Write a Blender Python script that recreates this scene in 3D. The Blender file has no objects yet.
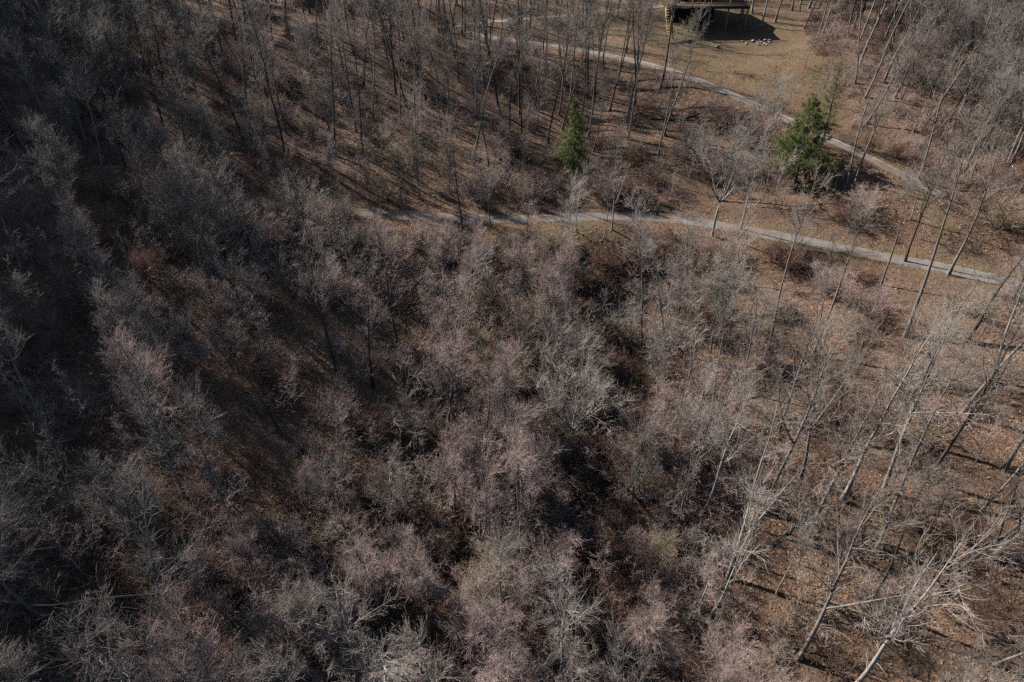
import bpy, math, random
import numpy as np

# ------------------------------------------------------------------ camera, sky, sun, exposure
SC = bpy.context.scene
COL = SC.collection
W, H = 1024, 682
F = 683.0                       # focal length in pixels (24 mm equivalent)
PITCH = math.radians(38.5)      # degrees below the horizon
CAM = np.array([0.0, 0.0, 40.0])

cam_data = bpy.data.cameras.new('camera')
cam_data.sensor_width = 36.0
cam_data.lens = 36.0 * F / W
cam_data.clip_start = 0.5
cam_data.clip_end = 3000
cam = bpy.data.objects.new('camera', cam_data)
cam.location = CAM
cam.rotation_euler = (math.radians(90) - PITCH, 0, 0)
COL.objects.link(cam)
SC.camera = cam

SUN_EL = math.radians(36)
SUN_AZ = math.atan2(-0.84, 0.54)          # sun stands to the left, a little behind the scene
world = bpy.data.worlds.new('World')
SC.world = world
world.use_nodes = True
wn = world.node_tree
sky = wn.nodes.new('ShaderNodeTexSky')
sky.sky_type = 'NISHITA'
sky.sun_disc = False
sky.sun_elevation = SUN_EL
sky.sun_rotation = SUN_AZ
wn.links.new(sky.outputs[0], wn.nodes['Background'].inputs[0])
wn.nodes['Background'].inputs[1].default_value = 0.05
sun_data = bpy.data.lights.new('sun', 'SUN')
sun_data.energy = 5.0
sun_data.angle = math.radians(0.5)
sun_data.color = (1.0, 0.94, 0.885)
sun = bpy.data.objects.new('sun', sun_data)
from mathutils import Vector
sd = Vector((math.sin(SUN_AZ) * math.cos(SUN_EL), math.cos(SUN_AZ) * math.cos(SUN_EL), math.sin(SUN_EL)))
sun.rotation_euler = sd.to_track_quat('Z', 'Y').to_euler()
sun.location = (-60, 60, 120)
COL.objects.link(sun)
SC.view_settings.view_transform = 'Standard'
SC.view_settings.look = 'None'
SC.view_settings.exposure = 0.8
SC.view_settings.gamma = 1.0
SC.view_settings.use_curve_mapping = False
SC.render.engine = 'CYCLES'
SC.cycles.max_bounces = 2
SC.cycles.diffuse_bounces = 0
SC.cycles.use_denoising = False

rng = np.random.default_rng(11)
random.seed(5)

# ------------------------------------------------------------------ pixel <-> world
FWD = np.array([0, math.cos(PITCH), -math.sin(PITCH)])
UPV = np.array([0, math.sin(PITCH), math.cos(PITCH)])
RGT = np.array([1.0, 0, 0])

def ray(px, py):
    return FWD + (px - W / 2) / F * RGT + (H / 2 - py) / F * UPV

def at_z(px, py, z):
    d = ray(px, py)
    t = (z - CAM[2]) / d[2]
    return CAM + d * t

def project(p):
    v = np.asarray(p, float) - CAM
    d = v @ FWD
    return W / 2 + F * (v @ RGT) / d, H / 2 - F * (v @ UPV) / d

# ------------------------------------------------------------------ terrain
def _hash(ix, iy, seed):
    h = (ix * 374761393 + iy * 668265263 + seed * 974634777) & 0xffffffff
    h = ((h ^ (h >> 13)) * 1274126177) & 0xffffffff
    return ((h ^ (h >> 16)) & 0xffff) / 65535.0

def vnoise(x, y, seed=0):
    x = np.asarray(x, float); y = np.asarray(y, float)
    ix = np.floor(x).astype(np.int64); iy = np.floor(y).astype(np.int64)
    fx = x - ix; fy = y - iy
    fx = fx * fx * (3 - 2 * fx); fy = fy * fy * (3 - 2 * fy)
    a = _hash(ix, iy, seed); b = _hash(ix + 1, iy, seed)
    c = _hash(ix, iy + 1, seed); d = _hash(ix + 1, iy + 1, seed)
    return (a * (1 - fx) + b * fx) * (1 - fy) + (c * (1 - fx) + d * fx) * fy - 0.5

def sstep(a, b, x):
    t = np.clip((np.asarray(x, float) - a) / (b - a), 0, 1)
    return t * t * (3 - 2 * t)

def base_z(x, y):
    x = np.asarray(x, float); y = np.asarray(y, float)
    yc = np.clip(y, -60, 160)
    xa = 9 + 0.06 * (yc - 35) + 2.0 * np.sin(yc * 0.11)
    s = x - xa
    up = sstep(58, 80, y)
    za = np.where(y < 60, -15 + 0.15 * yc, -6 + 6.0 * sstep(60, 75, y))
    za = za + 0.20 * np.clip(y - 78, 0, 34) + 0.05 * np.clip(y - 112, 0, 500)
    ab = np.sqrt(s * s + 16) - 4
    left = 0.20 * ab * (1 - 0.55 * up)
    right = 0.29 * ab * (1 - 0.65 * up)
    z = za + np.where(s < 0, left, np.minimum(right, 14 + 0.02 * ab))
    z = z - 1.7 * np.exp(-((s + 1.5 * np.sin(yc * 0.23)) / 3.2) ** 2) * (1 - sstep(60, 71, y)) - 1.5 * np.exp(-(s / 3) ** 2) * sstep(80, 84, y) * (1 - sstep(92, 104, y))   # the gully
    # added ridge, mostly out of view, shaped to shade the left hillside
    e = -x - (44 + 0.30 * np.clip(y, 0, 400))
    z = z + 61 * sstep(-5, 52, e) 
    # ground roughness
    z = z + 2.2 * vnoise(x / 23, y / 23, 1) + 0.9 * vnoise(x / 9, y / 9, 2) + 0.35 * vnoise(x / 3.1, y / 3.1, 3) + 0.14 * vnoise(x / 1.2, y / 1.2, 4)
    return z

def curve_pts(pix, n=120):
    """pixel control points with a height each -> a smooth ground line"""
    P = np.array([at_z(a, b, c) for a, b, c in pix])
    t = np.linspace(0, len(P) - 1, n)
    i = np.clip(t.astype(int), 0, len(P) - 2); f = (t - i)[:, None]
    p0 = P[np.clip(i - 1, 0, len(P) - 1)]; p1 = P[i]; p2 = P[i + 1]; p3 = P[np.clip(i + 2, 0, len(P) - 1)]
    return 0.5 * ((2 * p1) + (-p0 + p2) * f + (2 * p0 - 5 * p1 + 4 * p2 - p3) * f ** 2 + (-p0 + 3 * p1 - 3 * p2 + p3) * f ** 3)

LANE = curve_pts([(250, 205, 2.6), (350, 211, 1.6), (430, 217, 0.9), (520, 219, 0.4), (600, 216, 0.1), (655, 217, 0.0), (700, 222, 0.1),
                  (740, 229, 0.3), (800, 240, 0.6), (880, 256, 1.0), (940, 267, 1.3), (1000, 280, 1.6), (1080, 298, 2.0)])
DRIVE = curve_pts([(330, 22, 8.0), (400, 25, 7.8), (440, 30, 7.6), (500, 39, 7.6), (560, 47, 7.6), (620, 58, 7.7), (680, 74, 7.7), (750, 103, 7.2),
                   (830, 140, 6.2), (880, 164, 5.4), (920, 185, 4.6), (970, 212, 3.8)])
SPUR = curve_pts([(415, 27, 7.7), (450, 27, 7.8), (500, 21, 8.6), (560, 16, 9.4), (620, 11, 10.2), (680, 4, 11.2)])
LINES = [(LANE, 1.9, 6.0), (DRIVE, 1.7, 5.0), (SPUR, 1.2, 4.0)]

HOUSE = at_z(709, 31, 9.0)       # middle of the ground under the deck
def line_dist(x, y, L):
    x = np.asarray(x, float); y = np.asarray(y, float)
    best = np.full(x.shape, 1e9); bz = np.zeros(x.shape)
    for k in range(0, len(L)):
        d = (x - L[k, 0]) ** 2 + (y - L[k, 1]) ** 2
        m = d < best
        best = np.where(m, d, best); bz = np.where(m, L[k, 2], bz)
    return np.sqrt(best), bz

def ground(x, y):
    x = np.asarray(x, float); y = np.asarray(y, float)
    z = base_z(x, y)
    d = np.hypot((x - HOUSE[0]) / 1.3, y - HOUSE[1])
    w = 1 - sstep(8, 20, d)
    z = z * (1 - w) + (9.0 + 0.13 * (y - HOUSE[1])) * w
    for L, hw, fall in LINES:
        d, lz = line_dist(x, y, L)
        w = 1 - sstep(hw, hw + fall, d)
        z = z * (1 - w) + (lz - 0.03) * w
    return z

def gully_x(y):
    return 9 + 0.06 * (y - 35) + 2.0 * np.sin(y * 0.11) - 1.5 * np.sin(y * 0.23)

def hit(px, py):
    """ground point under a pixel"""
    d = ray(px, py)
    t = np.linspace(20, 260, 1400)
    P = CAM + d * t[:, None]
    g = ground(P[:, 0], P[:, 1])
    k = int(np.argmax(P[:, 2] < g)) or len(t) - 1
    p = P[k].copy(); p[2] = g[k]
    return p

PINES = [hit(795, 183), hit(824, 136), hit(573, 172)]
def near_pine(x, y, r=3.2, front=15):
    x = np.asarray(x, float); y = np.asarray(y, float)
    out = np.zeros(x.shape, bool)
    for p in PINES:
        out |= np.hypot(x - p[0], y - np.clip(y, p[1] - front, p[1])) < r
    return out

# ------------------------------------------------------------------ materials
def node_mat(name):
    m = bpy.data.materials.new(name); m.use_nodes = True
    nt = m.node_tree
    b = nt.nodes['Principled BSDF']
    b.inputs['Roughness'].default_value = 0.9
    b.inputs['Specular IOR Level'].default_value = 0.2
    return m, nt, b

def N(nt, t, **kw):
    n = nt.nodes.new(t)
    for k, v in kw.items(): setattr(n, k, v)
    return n

def ramp(nt, fac, stops):
    r = N(nt, 'ShaderNodeValToRGB')
    el = r.color_ramp.elements
    while len(el) < len(stops): el.new(0.5)
    for e, (p, c) in zip(el, stops):
        e.position = p; e.color = (*c, 1)
    nt.links.new(fac, r.inputs[0])
    return r.outputs[0]

def noise(nt, vec, scale, detail=3, rough=0.6):
    n = N(nt, 'ShaderNodeTexNoise')
    n.inputs['Scale'].default_value = scale; n.inputs['Detail'].default_value = detail; n.inputs['Roughness'].default_value = rough
    if vec is not None: nt.links.new(vec, n.inputs['Vector'])
    return n.outputs['Fac']

def mix(nt, fac, a, b, mode='MIX'):
    m = N(nt, 'ShaderNodeMix', data_type='RGBA', blend_type=mode)
    for s, v in ((m.inputs[0], fac), (m.inputs[6], a), (m.inputs[7], b)):
        if isinstance(v, (int, float)): s.default_value = v
        elif isinstance(v, tuple): s.default_value = (*v, 1)
        else: nt.links.new(v, s)
    return m.outputs[2]

def bump(nt, b, h, strength, dist):
    n = N(nt, 'ShaderNodeBump'); n.inputs['Strength'].default_value = strength; n.inputs['Distance'].default_value = dist
    nt.links.new(h, n.inputs['Height']); nt.links.new(n.outputs[0], b.inputs['Normal'])

def plain(name, c1, c2, scale=3.0, rough=0.85, bm=0.0):
    m, nt, b = node_mat(name)
    tc = N(nt, 'ShaderNodeTexCoord').outputs['Object']
    f = noise(nt, tc, scale, 4)
    nt.links.new(ramp(nt, f, [(0.3, c1), (0.7, c2)]), b.inputs['Base Color'])
    b.inputs['Roughness'].default_value = rough
    if bm: bump(nt, b, f, bm, 0.05)
    return m

def wood_skin(name, dark, light, alt, scale=1.6, sx=1.0):
    """bark / twig colour: mottled, and different from plant to plant"""
    m, nt, b = node_mat(name)
    tc = N(nt, 'ShaderNodeTexCoord').outputs['Object']
    mp = N(nt, 'ShaderNodeMapping'); mp.inputs['Scale'].default_value = (1, 1, 0.35)
    nt.links.new(tc, mp.inputs[0])
    f = noise(nt, mp.outputs[0], scale, 3, 0.7)
    c = ramp(nt, f, [(0.30, dark), (0.68, light)])
    oi = N(nt, 'ShaderNodeObjectInfo')
    c = mix(nt, oi.outputs['Random'], c, mix(nt, 0.75, c, alt))
    nt.links.new(c, b.inputs['Base Color'])
    return m

M = {}
M['bark'] = wood_skin('grey_bark', (0.11, 0.094, 0.08), (0.37, 0.33, 0.29), (0.20, 0.165, 0.14), 3.0)
M['pale_bark'] = wood_skin('pale_bark', (0.20, 0.18, 0.155), (0.52, 0.49, 0.44), (0.36, 0.33, 0.29), 2.0)
M['mid_bark'] = wood_skin('light_grey_bark', (0.17, 0.145, 0.125), (0.45, 0.40, 0.35), (0.27, 0.22, 0.19), 2.5)
M['dark_bark'] = wood_skin('dark_bark', (0.04, 0.034, 0.03), (0.12, 0.10, 0.085), (0.09, 0.08, 0.075), 3.0)
M['twig_pink'] = wood_skin('pinkish_twig', (0.30, 0.20, 0.178), (0.56, 0.405, 0.365), (0.45, 0.34, 0.30), 0.5)
M['twig_grey'] = wood_skin('grey_twig', (0.20, 0.165, 0.14), (0.40, 0.345, 0.295), (0.32, 0.28, 0.24), 0.5)
M['twig_pale'] = wood_skin('pale_twig', (0.27, 0.225, 0.19), (0.50, 0.44, 0.385), (0.38, 0.32, 0.275), 0.5)
M['twig_tan'] = wood_skin('tan_twig', (0.32, 0.23, 0.15), (0.55, 0.42, 0.29), (0.45, 0.36, 0.26), 0.5)
M['brush'] = wood_skin('bramble_stem', (0.13, 0.068, 0.054), (0.29, 0.165, 0.13), (0.25, 0.16, 0.11), 0.7)
M['needle'] = plain('pine_needle', (0.13, 0.175, 0.065), (0.29, 0.335, 0.135), 1.3)
nn = M['needle'].node_tree; pb = nn.nodes['Principled BSDF']       # thin needles let light through
tb_ = nn.nodes.new('ShaderNodeBsdfTranslucent'); ms_ = nn.nodes.new('ShaderNodeMixShader'); ms_.inputs[0].default_value = 0.45
nn.links.new(pb.inputs['Base Color'].links[0].from_socket, tb_.inputs['Color'])
nn.links.new(pb.outputs[0], ms_.inputs[1]); nn.links.new(tb_.outputs[0], ms_.inputs[2])
nn.links.new(ms_.outputs[0], nn.nodes['Material Output'].inputs['Surface'])
M['log'] = plain('weathered_log', (0.10, 0.075, 0.055), (0.30, 0.25, 0.20), 4, bm=0.6)

def leaf_mat(name, stops):
    m, nt, b = node_mat(name)
    g = N(nt, 'ShaderNodeNewGeometry')
    r = N(nt, 'ShaderNodeAttribute'); r.attribute_name = 'tint'
    nt.links.new(ramp(nt, r.outputs['Fac'], stops), b.inputs['Base Color'])
    return m
M['leaf'] = leaf_mat('dead_leaf', [(0.0, (0.10, 0.05, 0.025)), (0.45, (0.24, 0.125, 0.06)), (0.85, (0.30, 0.18, 0.10)), (1.0, (0.40, 0.29, 0.18))])

# forest floor: leaf litter, bare soil, dry lawn where the mask says so
m, nt, b = node_mat('forest_floor')
tc = N(nt, 'ShaderNodeTexCoord').outputs['Object']
big = noise(nt, tc, 0.10, 4, 0.6)
mid = noise(nt, tc, 0.9, 5, 0.7)
vor = N(nt, 'ShaderNodeTexVoronoi'); vor.inputs['Scale'].default_value = 9.0; nt.links.new(tc, vor.inputs['Vector'])
vor2 = N(nt, 'ShaderNodeTexVoronoi'); vor2.inputs['Scale'].default_value = 3.2; nt.links.new(tc, vor2.inputs['Vector'])
sep = N(nt, 'ShaderNodeSeparateColor'); nt.links.new(vor.outputs['Color'], sep.inputs[0])
leafc = ramp(nt, sep.outputs[0], [(0.0, (0.062, 0.038, 0.029)), (0.35, (0.132, 0.076, 0.05)), (0.7, (0.20, 0.12, 0.078)), (0.93, (0.265, 0.19, 0.127)), (1.0, (0.42, 0.345, 0.25))])
soil = ramp(nt, mid, [(0.3, (0.062, 0.042, 0.031)), (0.7, (0.14, 0.096, 0.066))])
fc = mix(nt, ramp(nt, big, [(0.42, (0, 0, 0)), (0.60, (0.75, 0.75, 0.75))]), leafc, soil)
fc = mix(nt, ramp(nt, mid, [(0.35, (0.0, 0.0, 0.0)), (0.62, (0.5, 0.5, 0.5))]), fc, mix(nt, 0.5, fc, (0.09, 0.06, 0.042)))
lawn_fine = noise(nt, tc, 2.6, 6, 0.75)
lawn = ramp(nt, lawn_fine, [(0.30, (0.072, 0.05, 0.03)), (0.5, (0.13, 0.094, 0.055)), (0.7, (0.195, 0.148, 0.092))])
patch = noise(nt, tc, 0.7, 8, 0.75)
lawn = mix(nt, ramp(nt, patch, [(0.40, (0.9, 0.9, 0.9)), (0.56, (0, 0, 0))]), lawn, mix(nt, lawn_fine, (0.06, 0.05, 0.025), (0.12, 0.095, 0.05)))
lawn = mix(nt, ramp(nt, noise(nt, tc, 1.9, 5, 0.7), [(0.56, (0, 0, 0)), (0.68, (0.8, 0.8, 0.8))]), lawn, (0.27, 0.225, 0.15))
lawn = mix(nt, ramp(nt, noise(nt, tc, 0.22, 4, 0.6), [(0.42, (0, 0, 0)), (0.62, (0.8, 0.8, 0.8))]), lawn, mix(nt, lawn_fine, (0.12, 0.074, 0.046), (0.215, 0.142, 0.088)))
at = N(nt, 'ShaderNodeAttribute'); at.attribute_name = 'lawn'
mm = N(nt, 'ShaderNodeMath', operation='ADD'); nt.links.new(at.outputs['Fac'], mm.inputs[0])
m2 = N(nt, 'ShaderNodeMath', operation='MULTIPLY_ADD'); nt.links.new(mid, m2.inputs[0]); m2.inputs[1].default_value = 0.7; m2.inputs[2].default_value = -0.35
nt.links.new(m2.outputs[0], mm.inputs[1])
lm = ramp(nt, mm.outputs[0], [(0.40, (0, 0, 0)), (0.60, (1, 1, 1))])
fc = mix(nt, lm, fc, lawn)
nt.links.new(fc, b.inputs['Base Color'])
hh = N(nt, 'ShaderNodeMath', operation='ADD'); nt.links.new(vor.outputs['Distance'], hh.inputs[0]); nt.links.new(mid, hh.inputs[1])
bump(nt, b, hh.outputs[0], 0.8, 0.07)
M['floor'] = m

def gravel(name, dark, mid_, light):
    m, nt, b = node_mat(name)
    tc = N(nt, 'ShaderNodeTexCoord').outputs['Object']
    f = noise(nt, tc, 1.3, 6, 0.75); g = noise(nt, tc, 14, 3, 0.7)
    c = ramp(nt, f, [(0.28, dark), (0.5, mid_), (0.72, light)])
    c = mix(nt, 0.35, c, ramp(nt, g, [(0.35, dark), (0.65, light)]))
    # leaf drift blown on to it
    d = noise(nt, tc, 0.45, 5, 0.7)
    c = mix(nt, ramp(nt, d, [(0.44, (0, 0, 0)), (0.60, (0.85, 0.85, 0.85))]), c, mix(nt, g, (0.10, 0.066, 0.042), (0.24, 0.165, 0.105)))
    nt.links.new(c, b.inputs['Base Color'])
    bump(nt, b, g, 0.5, 0.03)
    return m
M['lane'] = gravel('lane_gravel', (0.11, 0.10, 0.095), (0.18, 0.17, 0.16), (0.27, 0.25, 0.225))
M['drive'] = gravel('driveway_gravel', (0.11, 0.105, 0.095), (0.19, 0.18, 0.165), (0.28, 0.26, 0.235))
M['shoulder'] = gravel('pale_gravel', (0.17, 0.15, 0.13), (0.28, 0.255, 0.225), (0.41, 0.385, 0.34))

# ------------------------------------------------------------------ object helpers
def tag(o, label=None, cat=None, group=None, kind=None):
    if label: o['label'] = label
    if cat: o['category'] = cat
    if group: o['group'] = group
    if kind: o['kind'] = kind
    return o

def link(name, me, parent=None, loc=None):
    o = bpy.data.objects.new(name, me)
    COL.objects.link(o)
    if parent is not None: o.parent = parent
    if loc is not None: o.location = loc
    return o

def empty(name, loc=(0, 0, 0), rz=0.0):
    o = link(name, None, None, loc)
    o.rotation_euler = (0, 0, rz)
    o.empty_display_size = 0.3
    return o

def np_mesh(name, V, Fq, mats, mat_idx=None, smooth=True):
    """V (n,3); Fq (m,4) quads, last index -1 for triangles"""
    me = bpy.data.meshes.new(name)
    V = np.asarray(V, np.float32); Fq = np.asarray(Fq, np.int64)
    tri = Fq[:, 3] < 0
    cnt = np.where(tri, 3, 4)
    start = np.concatenate([[0], np.cumsum(cnt)[:-1]])
    loops = Fq.ravel()[(Fq.ravel() >= 0)]
    me.vertices.add(len(V)); me.vertices.foreach_set('co', V.ravel())
    me.loops.add(len(loops)); me.loops.foreach_set('vertex_index', loops.astype(np.int32))
    me.polygons.add(len(Fq)); me.polygons.foreach_set('loop_start', start.astype(np.int32))
    if smooth: me.polygons.foreach_set('use_smooth', np.ones(len(Fq), bool))
    for mt in mats: me.materials.append(mt)
    if mat_idx is not None: me.polygons.foreach_set('material_index', np.asarray(mat_idx, np.int32))
    me.update(calc_edges=True)
    return me

def norm(v):
    return v / np.maximum(np.linalg.norm(v, axis=-1, keepdims=True), 1e-9)

class Tubes:
    """collects tapering tubes along polylines"""
    def __init__(self): self.V = []; self.F = []; self.mi = []; self.n = 0
    def add(self, P, R, S=3, mi=0):
        # P (N,K,3), R (N,K); the last ring shrinks to a tip
        P = np.asarray(P, float); R = np.asarray(R, float)
        Nn, K, _ = P.shape
        T = np.empty_like(P)
        T[:, 1:-1] = P[:, 2:] - P[:, :-2]; T[:, 0] = P[:, 1] - P[:, 0]; T[:, -1] = P[:, -1] - P[:, -2]
        T = norm(T)
        ref = norm(P[:, -1] - P[:, 0])
        alt = np.where(np.abs(ref[:, 2:3]) > 0.8, np.array([[1.0, 0.13, 0]]), np.array([[0.1, 0.05, 1.0]]))
        U = norm(np.cross(T, alt[:, None, :])); Wv = np.cross(T, U)
        a = np.arange(S) * 2 * math.pi / S
        ring = P[:, :-1, None, :] + R[:, :-1, None, None] * (U[:, :-1, None, :] * np.cos(a)[None, None, :, None] + Wv[:, :-1, None, :] * np.sin(a)[None, None, :, None])
        nv = (K - 1) * S + 1
        V = np.concatenate([ring.reshape(Nn, (K - 1) * S, 3), P[:, -1:, :]], axis=1)
        k = np.arange(K - 2)[:, None]; s = np.arange(S)[None, :]
        q = np.stack([k * S + s, k * S + (s + 1) % S, (k + 1) * S + (s + 1) % S, (k + 1) * S + s], -1).reshape(-1, 4)
        tb = (K - 2) * S
        t = np.stack([tb + np.arange(S), tb + (np.arange(S) + 1) % S, np.full(S, nv - 1), np.full(S, -1)], -1)
        f = np.concatenate([q, t])
        off = (self.n + np.arange(Nn) * nv)[:, None, None]
        Fa = np.where(f[None] >= 0, f[None] + off, -1).reshape(-1, 4)
        self.V.append(V.reshape(-1, 3)); self.F.append(Fa); self.mi.append(np.full(len(Fa), mi)); self.n += Nn * nv
    def mesh(self, name, mats):
        return np_mesh(name, np.concatenate(self.V), np.concatenate(self.F), mats, np.concatenate(self.mi))

def grow(rg, start, d, L, K, r0, r1, curl=0.15, up=0.1, sag=0.0):
    """polylines from start (N,3) in direction d (N,3) of length L (N)"""
    Nn = len(start)
    P = np.empty((Nn, K, 3)); P[:, 0] = start
    d = norm(d); step = (L / (K - 1))[:, None]
    for k in range(1, K):
        d = norm(d + rg.normal(0, curl, (Nn, 3)) + np.array([0, 0, up - sag * k]))
        P[:, k] = P[:, k - 1] + d * step
    t = np.linspace(0, 1, K)[None, :]
    R = r0[:, None] * (1 - t) + r1[:, None] * t
    return P, R

def sprout(rg, P, R, n, t0, t1, ang, Lf, K, rr=0.6, rmax=None, rmin=0.006, curl=0.15, up=0.1, even=False, sag=0.0):
    """n shoots from random places along the polylines P"""
    Nn, Kp, _ = P.shape
    ln = np.linalg.norm(P[:, -1] - P[:, 0], axis=1)
    idx = rg.choice(Nn, n, p=ln / ln.sum())
    t = t0 + (t1 - t0) * (np.linspace(0, 1, n) if even else rg.random(n))
    f = t * (Kp - 1); i = np.minimum(f.astype(int), Kp - 2); f = (f - i)[:, None]
    a = P[idx, i]; bb = P[idx, i + 1]
    pos = a * (1 - f) + bb * f
    rad = R[idx, i] * (1 - f[:, 0]) + R[idx, i + 1] * f[:, 0]
    T = norm(bb - a)
    g = norm(np.cross(T, rg.normal(0, 1, (n, 3))))
    an = np.radians(rg.uniform(ang[0], ang[1], n))[:, None]
    d = np.cos(an) * T + np.sin(an) * g
    L = Lf(t, ln[idx]) * rg.uniform(0.4, 1.0, n) ** 0.8 * rg.choice([1.0, 1.0, 1.35, 1.7], n)
    r0 = np.maximum(rad * rr, rmin)
    if rmax: r0 = np.minimum(r0, rmax)
    return grow(rg, pos, d, L, K, r0, np.full(n, rmin * 0.7), curl, up, sag)

def tree_meshes(kind, seed):
    """-> (trunk mesh, crown mesh, height)"""
    rg = np.random.default_rng(seed)
    tk, cr = Tubes(), Tubes()
    tw = 0.0068
    if kind == 'tall':                      # forest-grown: long clear stem, small high crown
        h = rg.uniform(19, 24)
        lean = rg.normal(0, 0.05, 3); lean[2] = 1
        P, R = grow(rg, np.array([[0, 0, -0.6]]), lean[None], np.array([h + 0.6]), 12, np.array([h * 0.0095]), np.array([0.025]), 0.035, 0.03)
        R[:, 0] *= 1.7; R[:, 1] *= 1.08
        stems = [(P, R)]
        if rg.random() < 0.6:
            i = rg.integers(3, 6); g = rg.normal(0, 1, 3); g[2] = 2.6
            stems.append(grow(rg, P[0, i][None], g[None], np.array([h * 0.5]), 8, R[0, i][None] * 0.7, np.array([0.02]), 0.06, 0.10))
        for p, r in stems: tk.add(p, r, 7)
        l1 = [sprout(rg, P, R, 22, 0.38, 0.97, (22, 58), lambda t, l: 1.2 + l * 0.25 * (1.05 - t) ** 0.6, 7, 0.5, 0.09, 0.016, 0.14, 0.09)]
        for p, r in stems[1:]: l1.append(sprout(rg, p, r, 8, 0.25, 0.97, (30, 60), lambda t, l: 1.0 + l * 0.30 * (1.05 - t) ** 0.6, 7, 0.5, 0.07, 0.016, 0.13, 0.10))
        P1 = np.concatenate([a for a, _ in l1]); R1 = np.concatenate([a for _, a in l1])
        few = sprout(rg, P, R, 4, 0.15, 0.42, (60, 95), lambda t, l: 0.5 + 0 * t + 1.0 * rg.random(len(t)), 7, 0.3, 0.03, 0.012, 0.2, 0.0)
        P1 = np.concatenate([P1, few[0]]); R1 = np.concatenate([R1, few[1]])
        n2, n3, n4 = 140, 500, 900; L2, L3, L4 = 0.50, 1.1, 0.8
    elif kind == 'clear':                   # close-grown: bare stem, a few thin limbs at the very top
        h = rg.uniform(19, 23)
        lean = rg.normal(0, 0.045, 3); lean[2] = 1
        P, R = grow(rg, np.array([[0, 0, -0.6]]), lean[None], np.array([h + 0.6]), 12, np.array([h * 0.0085]), np.array([0.022]), 0.035, 0.03)
        R[:, 0] *= 1.6; R[:, 1] *= 1.05
        tk.add(P, R, 7)
        P1, R1 = sprout(rg, P, R, 18, 0.62, 0.97, (22, 55), lambda t, l: 0.9 + l * 0.20 * (1.05 - t) ** 0.6, 7, 0.5, 0.07, 0.015, 0.14, 0.10)
        few = sprout(rg, P, R, 7, 0.2, 0.6, (55, 95), lambda t, l: 0.6 + 1.3 * rg.random(len(t)), 7, 0.3, 0.03, 0.012, 0.2, 0.0)
        P1 = np.concatenate([P1, few[0]]); R1 = np.concatenate([R1, few[1]])
        n2, n3, n4 = 110, 380, 750; L2, L3, L4 = 0.50, 1.05, 0.75
    elif kind == 'slim':                    # thin pole with a sparse top
        h = rg.uniform(10, 14)
        lean = rg.normal(0, 0.08, 3); lean[2] = 1
        P, R = grow(rg, np.array([[0, 0, -0.5]]), lean[None], np.array([h + 0.5]), 10, np.array([h * 0.0075]), np.array([0.014]), 0.055, 0.03)
        R[:, 0] *= 1.4
        tk.add(P, R, 6)
        P1, R1 = sprout(rg, P, R, 20, 0.35, 0.97, (30, 60), lambda t, l: 0.7 + l * 0.20 * (1.05 - t) ** 0.6, 6, 0.45, 0.04, 0.011, 0.15, 0.10)
        n2, n3, n4 = 90, 330, 700; L2, L3, L4 = 0.45, 0.80, 0.55
    elif kind in ('vase', 'spread'):        # forks low into rising leaders, dense fine twigs
        h = rg.uniform(12, 16) if kind == 'vase' else rg.uniform(13, 16)
        lean = rg.normal(0, 0.07, 3); lean[2] = 1
        hs = h * (rg.uniform(0.16, 0.45) if kind == 'vase' else rg.uniform(0.30, 0.40))
        P, R = grow(rg, np.array([[0, 0, -0.6]]), lean[None], np.array([hs + 0.6]), 5, np.array([h * 0.0105]), np.array([h * 0.008]), 0.04, 0.03)
        R[:, 0] *= 1.6
        nl = int(rg.integers(2, 6)) if kind == 'vase' else int(rg.integers(4, 7))
        sp = 0.22 if kind == 'vase' else 0.62
        az = np.arange(nl) * 2 * math.pi / nl + rg.normal(0, 0.35, nl)
        d = np.stack([np.cos(az) * sp, np.sin(az) * sp, np.ones(nl)], 1) * rg.uniform(0.8, 1.2, (nl, 1))
        d[0, :2] *= 0.25
        LP, LR = grow(rg, np.repeat(P[:, -1] - np.array([0, 0, 0.12]), nl, 0), d, (h - hs) * rg.uniform(0.78, 1.08, nl), 9,
                      np.full(nl, h * 0.0062), np.full(nl, 0.012), 0.07, 0.08)
        P = P.copy(); tk.add(P, R, 7); tk.add(LP, LR, 5)
        wide = 0.20 if kind == 'vase' else 0.36
        P1, R1 = sprout(rg, LP, LR, 62, 0.15, 0.97, (18, 55), lambda t, l: 0.7 + l * wide * (1.08 - t) ** 0.7, 6, 0.55, 0.06, 0.013, 0.15, 0.08)
        n2, n3, n4 = 330, 1600, 4600; L2, L3, L4 = 0.50, 0.88, 0.68
    elif kind == 'shrub':                   # many stems from the ground
        h = rg.uniform(3.6, 5.0)
        nl = 16
        az = rg.uniform(0, 2 * math.pi, nl); sp = rg.uniform(0.1, 0.9, nl)
        d = np.stack([np.cos(az) * sp, np.sin(az) * sp, np.ones(nl)], 1)
        st = np.stack([np.cos(az) * 0.3 * sp, np.sin(az) * 0.3 * sp, np.full(nl, -0.2)], 1)
        LP, LR = grow(rg, st, d, h * rg.uniform(0.7, 1.15, nl), 7, np.full(nl, 0.035), np.full(nl, 0.008), 0.12, 0.05, 0.02)
        tk.add(LP, LR, 4)
        P1, R1 = sprout(rg, LP, LR, 110, 0.15, 0.97, (25, 60), lambda t, l: 0.5 + l * 0.22 * (1.1 - t), 5, 0.6, 0.02, 0.009, 0.18, 0.06)
        n2, n3, n4 = 420, 1500, 0; L2, L3, L4 = 0.52, 0.75, 0.5
    cr.add(P1, R1, 4, 0)
    P2, R2 = sprout(rg, P1, R1, n2, 0.12, 0.98, (22, 55), lambda t, l: 0.3 + l * L2 * (1.15 - t), 5, 0.62, 0.035, 0.0105, 0.12, 0.07)
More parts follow.
